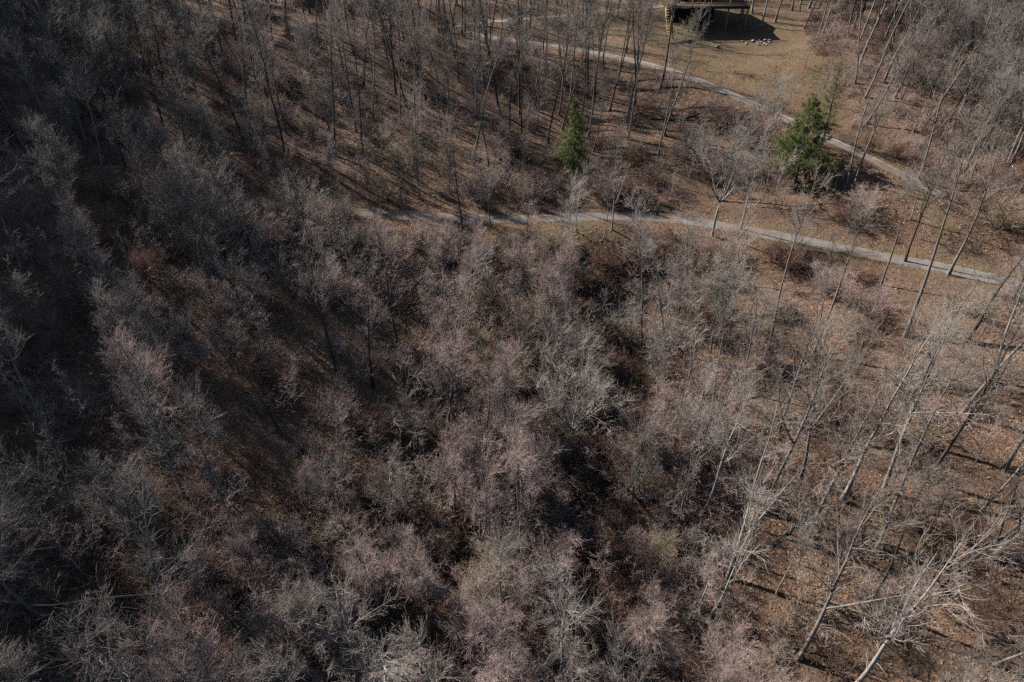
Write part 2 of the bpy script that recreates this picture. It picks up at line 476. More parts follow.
    cr.add(P2, R2, 3, 0)
    P3, R3 = sprout(rg, P2, R2, n3, 0.08, 1.0, (15, 48), lambda t, l: 0.2 + L3 * (0.5 + 0.5 * (1.1 - t)) + 0 * l, 4, 0.65, 0.014, 0.0082, 0.11, 0.08)
    cr.add(P3, R3, 3, 1)
    if n4:
        P4, R4 = sprout(rg, P3, R3, n4, 0.1, 1.0, (14, 42), lambda t, l: L4 * (0.6 + 0.4 * (1 - t)) + 0 * l, 3, 0.75, 0.009, tw, 0.10, 0.08)
        cr.add(P4, R4, 3, 1)
    return tk, cr, h

# ------------------------------------------------------------------ the ground
def axis(segs):
    out = []
    for a, b, s in segs: out += list(np.arange(a, b, s))
    return np.array(out + [segs[-1][1]])
gx = axis([(-900, -200, 50), (-200, -110, 6), (-110, 100, 0.9), (100, 200, 6), (200, 901, 50)])
gy = axis([(-500, -60, 40), (-60, 4, 4), (4, 150, 0.9), (150, 260, 5), (260, 1400, 57)])
X, Y = np.meshgrid(gx, gy)
Z = ground(X.ravel(), Y.ravel()).reshape(X.shape)
nx, ny = len(gx), len(gy)
ii = (np.arange(ny - 1)[:, None] * nx + np.arange(nx - 1)[None, :]).ravel()
me = np_mesh('ground', np.stack([X.ravel(), Y.ravel(), Z.ravel()], 1), np.stack([ii, ii + 1, ii + nx + 1, ii + nx], 1), [M['floor']])

def in_poly(px, py, poly):
    px = np.asarray(px, float); py = np.asarray(py, float)
    r = np.zeros(px.shape, bool)
    for (x1, y1), (x2, y2) in zip(poly, poly[1:] + poly[:1]):
        c = ((y1 > py) != (y2 > py)) & (px < (x2 - x1) * (py - y1) / (y2 - y1 + 1e-9) + x1)
        r ^= c
    return r
# the house clearing and the grassy verge of the lane, as ground polygons
LAWN_PIX = [(575, 45), (600, 20), (655, 12), (700, 8), (782, 20), (812, 56), (850, 104), (905, 150), (970, 203), (960, 214), (900, 172), (830, 137), (750, 99), (680, 70), (620, 54)]
LAWN = [tuple(at_z(a, b, 8.0 if b < 120 else 6.0)[:2]) for a, b in LAWN_PIX]
lawn = in_poly(X.ravel(), Y.ravel(), LAWN).astype(np.float32)
dl, _ = line_dist(X.ravel(), Y.ravel(), LANE)
bank = 0.95 * (1 - sstep(3.5, 6.5, dl)) * sstep(-9, -5, X.ravel()) * (1 - sstep(11, 15, X.ravel())) * (Y.ravel() < 75)
lawn = np.maximum(lawn, bank)
verge = 0.75 * (1 - sstep(1.8, 4.2, dl)) * sstep(20, 30, X.ravel())
lawn = np.maximum(lawn, verge)
L2 = lawn.reshape(X.shape)
for _ in range(3):
    L2[1:-1, 1:-1] = (L2[1:-1, 1:-1] * 2 + L2[:-2, 1:-1] + L2[2:, 1:-1] + L2[1:-1, :-2] + L2[1:-1, 2:]) / 6
at_ = me.attributes.new('lawn', 'FLOAT', 'POINT'); at_.data.foreach_set('value', L2.ravel().astype(np.float32))
tag(link('ground', me), kind='structure')

def strip(name, L, hw, mat, lift, off=0.0, seed=0, m=7):
    T = np.gradient(L[:, :2], axis=0); T = T / np.linalg.norm(T, axis=1, keepdims=True)
    Nn = np.stack([-T[:, 1], T[:, 0]], 1)
    u = np.linspace(-1, 1, m)
    k = np.arange(len(L))
    taper = np.clip(np.minimum((len(L) - k) / 14.0, 1), 0.12, 1)[:, None] if name.startswith('drive') else 1.0
    wob = taper * (1 + 0.22 * vnoise(k / 3.0, k * 0 + 0.5, seed)[:, None] + 0.35 * vnoise(k / 1.1, k * 0 + 0.5, seed + 50)[:, None])
    xy = L[:, None, :2] + Nn[:, None, :] * (off + u[None, :, None] * hw * wob[:, :, None])
    g = ground(xy[..., 0].ravel(), xy[..., 1].ravel()).reshape(xy.shape[:2])
    z = np.maximum(g, L[:, None, 2] - 0.03) + lift - 0.05 * (np.abs(u)[None, :] > 0.95)
    V = np.concatenate([xy, z[..., None]], -1).reshape(-1, 3)
    i = (np.arange(len(L) - 1)[:, None] * m + np.arange(m - 1)[None, :]).ravel()
    return tag(link(name, np_mesh(name, V, np.stack([i, i + m, i + m + 1, i + 1], 1), [mat])), kind='structure')
strip('lane', LANE, 1.08, M['lane'], 0.06, seed=21)
strip('driveway', DRIVE, 0.7, M['drive'], 0.06, seed=22)
strip('driveway_shoulder', DRIVE, 0.25, M['shoulder'], 0.10, off=0.72, seed=23, m=4)
strip('side_track', SPUR, 1.0, M['shoulder'], 0.12, seed=24, m=5)

# ------------------------------------------------------------------ plants: prototypes
SPECS = {   # look: (growth, seeds, bark, twig)
    'tall_grey': ('tall', range(100, 105), 'bark', 'twig_grey'),
    'tall_pale': ('tall', range(110, 113), 'pale_bark', 'twig_pale'),
    'tall_dark': ('tall', range(115, 117), 'dark_bark', 'twig_grey'),
    'clear_grey': ('clear', range(180, 183), 'bark', 'twig_grey'),
    'clear_dark': ('clear', range(185, 187), 'dark_bark', 'twig_grey'),
    'vase_pink': ('vase', range(120, 126), 'mid_bark', 'twig_pink'),
    'vase_grey': ('vase', range(130, 132), 'bark', 'twig_grey'),
    'vase_tan': ('vase', range(135, 137), 'bark', 'twig_tan'),
    'spread_pale': ('spread', range(140, 142), 'pale_bark', 'twig_pale'),
    'spread_grey': ('spread', range(145, 148), 'bark', 'twig_grey'),
    'slim': ('slim', range(150, 154), 'bark', 'twig_grey'),
    'slim_pale': ('slim', range(155, 157), 'pale_bark', 'twig_pale'),
    'shrub_pink': ('shrub', range(160, 162), 'brush', 'twig_pink'),
    'shrub_dark': ('shrub', range(165, 167), 'brush', 'brush'),
    'shrub_tan': ('shrub', range(170, 172), 'bark', 'twig_tan'),
}
PROTO = {}
for look, (kind, seeds, bk, twg) in SPECS.items():
    PROTO[look] = []
    for sd_ in seeds:
        tk, cr, h = tree_meshes(kind, sd_)
        PROTO[look].append((tk.mesh('trunk', [M[bk]]), cr.mesh('crown', [M[bk] if kind != 'shrub' else M[twg], M[twg]]), h))

PLANTS = []     # dicts: root, look, base pixel, crown pixel, height
REST = []       # trees too small in the picture to be built one by one
SPEC = []
def plant(look, p, height, var=None, tilt=(0, 0), squash=1.0, key=False):
    var = int(rng.integers(len(PROTO[look]))) if var is None else var
    size = height / np.linalg.norm(np.array(p) - CAM)
    SPEC.append((key, size, look, np.array(p), height, var, tilt, squash * rng.uniform(0.92, 1.1), rng.uniform(0, 6.283)))

def veils_pine(p, height):
    for (x0, x1, y0, y1), q in (((764, 832, 95, 192), PINES[0]), ((552, 596, 95, 178), PINES[2])):
        if np.linalg.norm(p - CAM) < np.linalg.norm(q - CAM):
            for f in (0.45, 0.6, 0.75, 0.9):
                a, b = project(p + np.array([0, 0, height * f]))
                if x0 - 14 < a < x1 and y0 < b < y1 + 8: return True
    return False

def raise_plants(most_trees, most_saplings):
    SPEC.sort(key=lambda q: (not q[0], -q[1]))
    left = {'bare_tree': most_trees, 'thicket_tree': most_trees - 60, 'sapling': most_saplings}
    for key, size, look, p, height, var, tilt, sq, turn in SPEC:
        if not key and veils_pine(p, height): continue
        name = 'sapling' if look.startswith('slim') else 'thicket_tree' if look.startswith('vase') else 'bare_tree'
        v = PROTO[look][var]; s = height / v[2]
        if left[name] <= 0:
            REST.append((look, var, p, s, turn)); continue
        left[name] -= 1
        root = empty(name, p)
        root.rotation_euler = (tilt[0], tilt[1], turn)
        root.scale = (s * sq, s * sq, s)
        link('trunk', v[0], root)
        link('crown', v[1], root)
        PLANTS.append(dict(o=root, look=look, base=project(p), px=project(p + np.array([0, 0, height * 0.7])), h=height, p=p))

TAKEN = []
def free(x, y, r):
    for a, b, q in TAKEN:
        if (a - x) ** 2 + (b - y) ** 2 < (0.5 * (r + q)) ** 2: return False
    return True

# trees that can be picked out in the photograph: base pixel, look, height
KEY = [(850, 690, 'tall_pale', 19, 1), (766, 515, 'tall_grey', 18, 0), (728, 578, 'tall_pale', 18, 0), (686, 478, 'tall_pale', 13, 2), (703, 470, 'tall_pale', 12, 1),
       (958, 418, 'tall_grey', 17, 1), (884, 492, 'tall_grey', 18, 2), (800, 480, 'tall_grey', 17, 3), (842, 500, 'tall_pale', 18, 2), (900, 440, 'tall_grey', 17, 4),
       (935, 590, 'tall_dark', 17, 0), (990, 560, 'tall_grey', 18, 0), (925, 480, 'tall_dark', 17, 1), (780, 430, 'tall_grey', 15, 1), (1005, 470, 'tall_grey', 18, 2),
       (524, 512, 'tall_pale', 12, 0), (516, 505, 'tall_pale', 11, 2), (554, 468, 'spread_pale', 15, 0), (373, 386, 'tall_dark', 14, 0), (338, 372, 'tall_dark', 15, 1),
       (322, 290, 'tall_dark', 15, 1), (740, 230, 'tall_pale', 13, 1), (712, 236, 'spread_pale', 13, 1), (604, 238, 'slim_pale', 9, 0), (612, 230, 'tall_pale', 11, 0), (576, 232, 'slim_pale', 8, 1),
       (463, 228, 'tall_dark', 12, 0), (491, 228, 'slim', 9, 0), (845, 190, 'tall_grey', 15, 0), (856, 182, 'tall_grey', 14, 2), (764, 152, 'slim_pale', 9, 1), (758, 154, 'slim_pale', 10, 0), (768, 150, 'slim_pale', 8, 0),
       (918, 180, 'tall_grey', 15, 3), (905, 262, 'tall_dark', 13, 1), (948, 275, 'tall_grey', 15, 4), (1012, 300, 'tall_dark', 17, 0), (420, 200, 'vase_tan', 9, 0), (402, 205, 'vase_tan', 8, 1), (450, 195, 'vase_tan', 8, 0),
       (320, 170, 'vase_tan', 7, 1), (655, 575, 'vase_tan', 6, 0), (560, 420, 'spread_grey', 13, 0), (640, 690, 'vase_pink', 12, 1), (455, 520, 'vase_pink', 12, 2), (430, 640, 'vase_pink', 12, 0), (380, 620, 'vase_pink', 11, 3),
       (185, 500, 'tall_pale', 13, 1), (85, 140, 'tall_grey', 18, 0), (250, 130, 'tall_grey', 17, 1), (640, 30, 'tall_grey', 18, 2), (500, 115, 'tall_dark', 19, 0), (520, 118, 'tall_dark', 20, 1),
       (588, 90, 'tall_dark', 19, 1), (594, 96, 'tall_dark', 18, 0), (634, 92, 'tall_grey', 17, 4), (742, 18, 'tall_pale', 17, 0), (752, 14, 'tall_pale', 17, 1), (762, 26, 'tall_pale', 16, 2), (775, 22, 'tall_grey', 17, 3)]
for bx, by, look, h, var in KEY:
    p = hit(bx, by)
    plant(look, p, h, var % len(PROTO[look]), key=True)
    TAKEN.append((p[0], p[1], 3.0))

lane_px = np.array([project(p) for p in LANE]); drive_px = np.array([project(p) for p in DRIVE])
def lane_y(x): return float(np.interp(x, lane_px[:, 0], lane_px[:, 1]))
def drive_y(x): return float(np.interp(x, drive_px[:, 0], drive_px[:, 1]))
BARE = [[(745, 425), (845, 395), (1010, 430), (1024, 682), (860, 682), (800, 560)], [(460, 215), (640, 215), (625, 245), (500, 250)]]

def pick(rows):
    w = np.array([r[0] for r in rows], float)
    return rows[int(rng.choice(len(rows), p=w / w.sum()))][1:]

def site(bx, by, wx, wy):
    """what grows on this spot: (spacing, look, low, high) or None"""
    if -60 < bx < 1090 and in_poly(wx, wy, LAWN): return (9.0,) + pick([(3, 'clear_grey', 12, 16), (2, 'slim', 6, 9)]) if (bx < 690 or bx > 790) and abs(wx - HOUSE[0]) > 9 else None
    ly, dy = lane_y(bx), drive_y(bx)
    if by < dy - 1 and bx > 330:                      # beyond the driveway
        if bx > 790: return (3.4,) + pick([(5, 'tall_grey', 14, 19), (2, 'clear_grey', 15, 19), (1, 'tall_dark', 15, 18), (1, 'spread_grey', 12, 15), (4, 'vase_grey', 9, 13)])
        return (6.0,) + pick([(4, 'clear_grey', 16, 20), (2, 'clear_dark', 16, 20), (1, 'vase_pink', 5, 8)])
    if by < ly:
        if bx > 330:
            if bx > 690: return (8.5,) + pick([(4, 'slim', 7, 10), (2, 'clear_grey', 11, 15), (1, 'vase_pink', 5, 7)])
            if by > ly - 45: return (4.6,) + pick([(4, 'vase_pink', 5, 8), (1, 'vase_tan', 5, 8), (2, 'slim', 7, 10), (1, 'clear_grey', 12, 15)]) if bx < 560 else (7.5, 'slim', 5, 8)
            if bx > 560: return (3.5,) + pick([(4, 'clear_grey', 13, 18), (3, 'clear_dark', 13, 18), (2, 'slim', 6, 10)])
            return (3.4,) + pick([(5, 'clear_grey', 14, 18), (6, 'clear_dark', 14, 18), (2, 'vase_pink', 5, 8), (1, 'tall_dark', 15, 18), (2, 'slim', 8, 12)])
        return (4.4,) + pick([(3, 'tall_grey', 13, 17), (4, 'clear_dark', 14, 18), (3, 'clear_grey', 14, 18), (2, 'vase_grey', 8, 11), (2, 'vase_pink', 7, 10), (1, 'vase_tan', 6, 9)])
    if abs(wx - gully_x(wy)) < 4.0 and 24 < wy < 71: return None
    if bx > 720:                                      # open leafy slope
        if by < ly + 45: return (6.5,) + pick([(3, 'slim', 6, 9), (2, 'vase_pink', 5, 7), (2, 'clear_grey', 12, 15)])
        return (4.0,) + pick([(3, 'tall_grey', 15, 20), (4, 'clear_grey', 15, 21), (1, 'tall_pale', 14, 19), (3, 'clear_dark', 15, 19), (4, 'slim', 8, 14), (3, 'slim_pale', 8, 14)])
    if bx > 215:                                      # thicket in the hollow
        if by < ly + 60: return (5.5,) + pick([(3, 'vase_pink', 4, 6), (3, 'slim', 5, 8)])
        if bx < 430 and 300 < by < 500: return (6.8,) + pick([(1, 'vase_pink', 6, 8), (3, 'clear_dark', 12, 16), (1, 'slim', 8, 11)])
        if bx < 430 and by < 640: return (5.0,) + pick([(3, 'vase_pink', 5, 8), (1, 'vase_tan', 5, 7), (2, 'slim', 7, 10), (1, 'clear_grey', 13, 16)])
        return (3.4,) + pick([(8, 'vase_pink', 9, 14), (1, 'vase_grey', 9, 12), (1, 'vase_tan', 7, 10), (1, 'spread_grey', 11, 13), (2, 'slim', 8, 12), (4, 'slim_pale', 9, 14), (2, 'tall_pale', 12, 15), (2, 'clear_grey', 13, 16)])
    return (5.8,) + pick([(2, 'spread_grey', 11, 15), (4, 'vase_grey', 10, 14), (3, 'vase_pink', 9, 13), (4, 'tall_grey', 13, 18), (2, 'clear_grey', 14, 18)])

def on_line(wx, wy):
    return any(np.min((L[:, 0] - wx) ** 2 + (L[:, 1] - wy) ** 2) < (hw + 1.0) ** 2 for L, hw, _ in LINES)

NC = 40000
cwy = 6 + 139 * rng.random(NC) ** 0.85
cwx = rng.uniform(-1, 1, NC) * (0.587 * cwy + 30)
cwz = ground(cwx, cwy)
TK = np.array(TAKEN)
for wx, wy, z in zip(cwx, cwy, cwz):
    p = np.array([wx, wy, z])
    bx, by = project(p)
    if by < -10 or bx < -250 or bx > 1250: continue
    s = site(bx, by, wx, wy)
    if s is None: continue
    r, look, lo, hi = s
    if np.any((TK[:, 0] - wx) ** 2 + (TK[:, 1] - wy) ** 2 < (0.5 * (r + TK[:, 2])) ** 2) or on_line(wx, wy) or near_pine(wx, wy): continue
    h = rng.uniform(lo, hi)
    cx, cy = project(p + np.array([0, 0, h * 0.6])); tx, ty = project(p + np.array([0, 0, h]))
    if not (-25 < cx < 1049 and cy < 700 and ty < 690): continue
    if 330 < bx < 690 and by > lane_y(bx) and ty < lane_y(tx) + 4 and not look.startswith('slim'):     # low growth below the lane leaves it in view
        h *= max(0.3, (by - lane_y(bx) - 4) / (by - ty))
        if h < 3.2: continue
    TK = np.vstack([TK, (wx, wy, r)])
    plant(look, p, h, tilt=(rng.normal(0, 0.07), rng.normal(0, 0.07)))
raise_plants(300, 120)
print('TRIS', sum(len(m.loops) - 2 * len(m.polygons) for m in bpy.data.meshes))
print('PLANTS', len(PLANTS), {k: sum(q['look'] == k for q in PLANTS) for k in SPECS})
#PART3

# ------------------------------------------------------------------ scattered growth that nobody could count
def scatter(name, pts, protos, scl, label, cat, which=None, turn=None):
    """one stuff object: a point mesh whose geometry nodes set plants on the points"""
    pc = bpy.data.collections.new(name + '_source')
    for k, ms in enumerate(protos):
        sub = bpy.data.collections.new('%s_source_%02d' % (name, k)); pc.children.link(sub)
        for j, me_ in enumerate(ms if isinstance(ms, tuple) else (ms,)):
            sub.objects.link(bpy.data.objects.new('%s_source_%02d_%d' % (name, k, j), me_))
    me = bpy.data.meshes.new(name)
    pts = np.asarray(pts, np.float32)
    me.vertices.add(len(pts)); me.vertices.foreach_set('co', pts.ravel())
    n = len(pts)
    for an, ty, val in (('turn', 'FLOAT', (rng.uniform(0, 6.283, n) if turn is None else np.asarray(turn)).astype(np.float32)), ('size', 'FLOAT', np.asarray(scl, np.float32)),
                        ('which', 'INT', (rng.integers(0, len(protos), n) if which is None else np.asarray(which)).astype(np.int32))):
        me.attributes.new(an, ty, 'POINT').data.foreach_set('value', val)
    o = link(name, me)
    ng = bpy.data.node_groups.new(name, 'GeometryNodeTree')
    ng.interface.new_socket('Geometry', in_out='INPUT', socket_type='NodeSocketGeometry')
    ng.interface.new_socket('Geometry', in_out='OUTPUT', socket_type='NodeSocketGeometry')
    gi = ng.nodes.new('NodeGroupInput'); go = ng.nodes.new('NodeGroupOutput')
    ci = ng.nodes.new('GeometryNodeCollectionInfo'); ci.inputs['Collection'].default_value = pc
    ci.inputs['Separate Children'].default_value = True; ci.inputs['Reset Children'].default_value = True
    ip = ng.nodes.new('GeometryNodeInstanceOnPoints'); ip.inputs['Pick Instance'].default_value = True
    def att(nm, ty):
        a = ng.nodes.new('GeometryNodeInputNamedAttribute'); a.data_type = ty; a.inputs['Name'].default_value = nm
        return a.outputs['Attribute']
    cx = ng.nodes.new('ShaderNodeCombineXYZ'); ng.links.new(att('turn', 'FLOAT'), cx.inputs['Z'])
    ng.links.new(gi.outputs[0], ip.inputs['Points'])
    ng.links.new(ci.outputs[0], ip.inputs['Instance'])
    ng.links.new(att('which', 'INT'), ip.inputs['Instance Index'])
    ng.links.new(cx.outputs[0], ip.inputs['Rotation'])
    ng.links.new(att('size', 'FLOAT'), ip.inputs['Scale'])
    ng.links.new(ip.outputs[0], go.inputs[0])
    md = o.modifiers.new('growth', 'NODES'); md.node_group = ng
    return tag(o, label, cat, kind='stuff')

def project_all(P):
    v = P - CAM; d = v @ FWD
    return np.stack([W / 2 + F * v[:, 0] / d, H / 2 - F * (v @ UPV) / d], 1)

def far_from_lines(x, y, extra):
    ok = np.ones(len(x), bool)
    for L, hw, _ in LINES:
        d, _z = line_dist(x, y, L); ok &= d > hw + extra
    return ok

# woods that go on beyond the edges of the picture, on the added ridge and behind the house
n = 1500
wx = rng.uniform(-190, 130, n); wy = rng.uniform(-10, 230, n)
P = np.stack([wx, wy, ground(wx, wy)], 1)
pp = project_all(P + np.array([0, 0, 8.0]))
vis = (pp[:, 0] > -30) & (pp[:, 0] < 1054) & (pp[:, 1] > -12) & ((P - CAM) @ FWD > 0)
ok = ~vis & ((P[:, 1] > 40) | (P[:, 0] < -25)) & far_from_lines(wx, wy, 2) & (np.hypot(wx - HOUSE[0], wy - HOUSE[1]) > 16) & ~in_poly(wx, wy, LAWN)
ok &= (P[:, 0] > -60) | (rng.random(n) < 0.75)
P = P[ok]
KEYS = [(lk, v) for lk in PROTO if not lk.startswith('shrub') for v in range(len(PROTO[lk]))]
src = [k for k, (lk, v) in enumerate(KEYS) if lk in ('tall_grey', 'clear_grey')]
n0 = len(P)
P = np.concatenate([P] + [q[2][None] for q in REST])
scatter('distant_woods', P, [PROTO[lk][v][:2] for lk, v in KEYS], np.concatenate([rng.uniform(0.75, 1.0, n0), [q[3] for q in REST]]),
        'bare woods filling the far slopes and reaching past the picture edges', 'woods',
        np.concatenate([rng.choice(src, n0), [KEYS.index((q[0], q[1])) for q in REST]]), np.concatenate([rng.uniform(0, 6.28, n0), [q[4] for q in REST]]))

# brambles and brush
def brush_mesh(seed):
    rg = np.random.default_rng(seed); t = Tubes()
    nl = 26
    az = rg.uniform(0, 2 * math.pi, nl); sp = rg.uniform(0.2, 1.6, nl)
    d = np.stack([np.cos(az) * sp, np.sin(az) * sp, np.ones(nl)], 1)
    st = np.stack([rg.normal(0, 0.5, nl), rg.normal(0, 0.5, nl), np.full(nl, -0.15)], 1)
    P, R = grow(rg, st, d, rg.uniform(0.9, 2.3, nl), 6, np.full(nl, 0.017), np.full(nl, 0.007), 0.2, 0.10, 0.07)
    t.add(P, R, 3)
    P2, R2 = sprout(rg, P, R, 150, 0.1, 1, (25, 70), lambda a, l: 0.55 + 0 * a, 4, 0.7, 0.012, 0.0085, 0.25, 0.05)
    t.add(P2, R2, 3)
    P3, R3 = sprout(rg, P2, R2, 420, 0.1, 1, (25, 70), lambda a, l: 0.32 + 0 * a, 3, 0.8, 0.01, 0.0085, 0.25, 0.05)
    t.add(P3, R3, 3)
    return t
BRUSH = [brush_mesh(300 + k).mesh('brush', [M['brush'] if k < 3 else M['twig_pink'] if k < 5 else M['twig_tan']]) for k in range(6)]
n = 9000
wy = 8 + 120 * rng.random(n) ** 0.9; wx = rng.uniform(-1, 1, n) * (0.6 * wy + 28)
P = np.stack([wx, wy, ground(wx, wy)], 1); pp = project_all(P)
dens = np.full(n, 0.20)
lx = np.interp(pp[:, 0], lane_px[:, 0], lane_px[:, 1]); dx = np.interp(pp[:, 0], drive_px[:, 0], drive_px[:, 1])
dens[(pp[:, 0] > 225) & (pp[:, 0] < 735) & (pp[:, 1] > lx)] = 0.62
dens[(pp[:, 0] > 735) & (pp[:, 1] > lx)] = 0.10
dens[(pp[:, 0] > 225) & (pp[:, 0] < 430) & (pp[:, 1] > 300) & (pp[:, 1] < 500)] = 0.12
dens[(pp[:, 0] > 330) & (pp[:, 1] < lx - 40)] = 0.10
dens[(pp[:, 0] > 690) & (pp[:, 1] < lx)] = 0.08
dens[(pp[:, 0] > 800) & (pp[:, 1] < dx)] = 0.35
dens *= 0.35 + 1.5 * np.clip(vnoise(wx / 6, wy / 6, 9) + 0.5, 0, 1)
def hides_lane(P, h):
    q = project_all(P + np.array([0, 0, 1.0]) * np.asarray(h)[:, None]); b0 = project_all(P)
    ly_ = np.interp(q[:, 0], lane_px[:, 0], lane_px[:, 1])
    return (b0[:, 1] > ly_) & (q[:, 1] < ly_ + 3) & (q[:, 0] > 345) & (q[:, 0] < 1000)
bs = rng.uniform(0.6, 1.5, n)
bankz = in_poly(pp[:, 0], pp[:, 1], [(455, 217), (610, 217), (600, 243), (500, 248)])
gul = np.abs(wx - gully_x(wy)) < 3.5
dens[gul & (wy < 70)] = 0.8
ok = ~hides_lane(P, bs * 1.9) & ~near_pine(wx, wy) & ~(bankz & (rng.random(n) < 0.9)) & (rng.random(n) < dens) & far_from_lines(wx, wy, 0.4) & ~in_poly(wx, wy, LAWN) & (pp[:, 0] > -60) & (pp[:, 0] < 1084) & (pp[:, 1] < 760) & (pp[:, 1] > 0)
P = P[ok]; bs = bs[ok]
print('BRUSH', len(P))
scatter('undergrowth', P, BRUSH, bs, 'tangled brown brambles and brush covering the forest floor', 'undergrowth')

# thin young poles among the trees
n = 2600
wy = 8 + 115 * rng.random(n) ** 0.9; wx = rng.uniform(-1, 1, n) * (0.6 * wy + 28)
P = np.stack([wx, wy, ground(wx, wy)], 1); pp = project_all(P)
lx = np.interp(pp[:, 0], lane_px[:, 0], lane_px[:, 1])
dens = np.where(pp[:, 1] > lx, np.where(pp[:, 0] > 735, 0.10, np.where(pp[:, 0] < 215, 0.3, 0.75)), np.where(pp[:, 0] > 690, 0.10, 0.22))
bs = rng.uniform(0.6, 1.4, n)
dens[(np.abs(wx - gully_x(wy)) < 3) & (wy < 71)] = 0.1
dens[(pp[:, 0] > 225) & (pp[:, 0] < 430) & (pp[:, 1] > 300) & (pp[:, 1] < 500)] = 0.15
ok = ~hides_lane(P, bs * 6.2) & ~near_pine(wx, wy) & (rng.random(n) < dens) & far_from_lines(wx, wy, 0.8) & ~in_poly(wx, wy, LAWN) & (pp[:, 0] > -60) & (pp[:, 0] < 1084) & (pp[:, 1] < 760) & (pp[:, 1] > 0)
P = P[ok]; bs = bs[ok]
def pole_mesh(seed):
    rg = np.random.default_rng(seed); t = Tubes()
    h = 6.5
    P0, R0 = grow(rg, np.array([[0, 0, -0.3]]), np.array([[rg.normal(0, .12), rg.normal(0, .12), 1]]), np.array([h]), 8, np.array([0.045]), np.array([0.01]), 0.07, 0.04)
    t.add(P0, R0, 5)
    P1, R1 = sprout(rg, P0, R0, 24, 0.2, 0.98, (28, 60), lambda a, l: 0.4 + 1.3 * (1.05 - a), 5, 0.5, 0.018, 0.009, 0.16, 0.08); t.add(P1, R1, 3)
    P2, R2 = sprout(rg, P1, R1, 150, 0.1, 1, (25, 60), lambda a, l: 0.5 + 0 * a, 4, 0.6, 0.011, 0.0085, 0.2, 0.06); t.add(P2, R2, 3, 1)
    P3, R3 = sprout(rg, P2, R2, 380, 0.1, 1, (25, 60), lambda a, l: 0.35 + 0 * a, 3, 0.6, 0.011, 0.0085, 0.2, 0.06); t.add(P3, R3, 3, 1)
    return t
POLES = [pole_mesh(400 + k).mesh('pole', [M['pale_bark'] if k % 2 else M['bark'], M['twig_pink'] if k % 2 else M['twig_grey']]) for k in range(5)]
print('POLES', len(P))
scatter('young_growth', P, POLES, bs, 'thin young stems growing between the bigger trees', 'undergrowth')

# fallen leaves lying loose on the floor
n = 70000
wy = 14 + 100 * rng.random(n) ** 1.1; wx = rng.uniform(-0.75, 1, n) * (0.6 * wy + 24)
z = ground(wx, wy)
ok = far_from_lines(wx, wy, -1.0) | (rng.random(n) < 0.25)
wx, wy, z = wx[ok], wy[ok], z[ok]; n = len(wx)
ln = rng.uniform(0.06, 0.13, n); a = rng.uniform(0, 6.283, n)
u = np.stack([np.cos(a), np.sin(a), rng.uniform(-0.4, 0.4, n)], 1) * ln[:, None]; v = np.stack([-np.sin(a), np.cos(a), rng.uniform(-0.5, 0.5, n)], 1) * ln[:, None] * 0.6
c = np.stack([wx, wy, z + 0.06], 1)
V = np.stack([c - u, c + v - np.array([0, 0, 0.03]), c + u, c - v + np.array([0, 0, 0.03])], 1).reshape(-1, 3)
Fq = np.arange(4 * n).reshape(-1, 4)
me = np_mesh('fallen_leaves', V, Fq, [M['leaf']], smooth=False)
me.attributes.new('tint', 'FLOAT', 'POINT').data.foreach_set('value', np.repeat(rng.random(n), 4).astype(np.float32))
tag(link('fallen_leaves', me), 'dry brown leaves strewn over the whole forest floor', 'leaves', kind='stuff')
#PART4

# ------------------------------------------------------------------ single shrubs
SHRUBS = [(792, 272, 'shrub_dark', 3.6), (770, 262, 'shrub_dark', 2.8), (872, 150, 'shrub_dark', 2.6), (895, 158, 'shrub_dark', 2.2), (858, 215, 'shrub_pink', 3.4), (840, 225, 'shrub_dark', 3.2),
          (720, 128, 'shrub_pink', 3.0), (742, 140, 'shrub_pink', 2.6), (650, 262, 'shrub_dark', 3.4), (600, 270, 'shrub_dark', 3.0), (625, 300, 'shrub_dark', 3.0), (560, 262, 'shrub_tan', 1.6),
          (500, 266, 'shrub_pink', 2.0), (440, 258, 'shrub_tan', 2.0), (395, 250, 'shrub_tan', 1.8), (375, 264, 'shrub_pink', 2.4), (614, 205, 'shrub_dark', 4.2), (624, 204, 'shrub_dark', 3.8), (603, 206, 'shrub_dark', 3.6), (590, 195, 'shrub_pink', 3.2), (545, 200, 'shrub_pink', 3.6),  # tall dark shrubs just above the lane are added to shade it
          (520, 200, 'shrub_tan', 3.0), (480, 202, 'shrub_pink', 3.4), (620, 345, 'shrub_dark', 3.0), (600, 400, 'shrub_dark', 2.8), (640, 430, 'shrub_dark', 3.0), (690, 440, 'shrub_pink', 3.0)]
SH = []
def shrub(look, p, h):
    v = PROTO[look][int(rng.integers(len(PROTO[look])))]
    root = empty('shrub', p, rng.uniform(0, 6.28)); s = h / v[2]; root.scale = (s * 1.15, s * 1.15, s)
    link('stem', v[0], root); link('crown', v[1], root)
    PLANTS.append(dict(o=root, look=look, base=project(p), px=project(np.array(p) + np.array([0, 0, h * 0.5])), h=h, p=np.array(p)))
for bx, by, look, h in SHRUBS: shrub(look, hit(bx, by), h)
for gy_ in np.linspace(28, 69, 13):                # along the gully
    gx_ = float(gully_x(gy_)) + rng.normal(0, 1.3)
    shrub('shrub_dark', (gx_, gy_, float(ground(gx_, gy_))), rng.uniform(1.8, 2.8))
n = 900
wy = 12 + 100 * rng.random(n) ** 0.9; wx = rng.uniform(-1, 1, n) * (0.6 * wy + 22)
zz = ground(wx, wy); okl = ~hides_lane(np.stack([wx, wy, zz], 1), np.full(n, 3.6)) & ~near_pine(wx, wy) & far_from_lines(wx, wy, 1.3) & ~in_poly(wx, wy, LAWN)
cnt = 0; SP = np.array([(q['p'][0], q['p'][1]) for q in PLANTS])
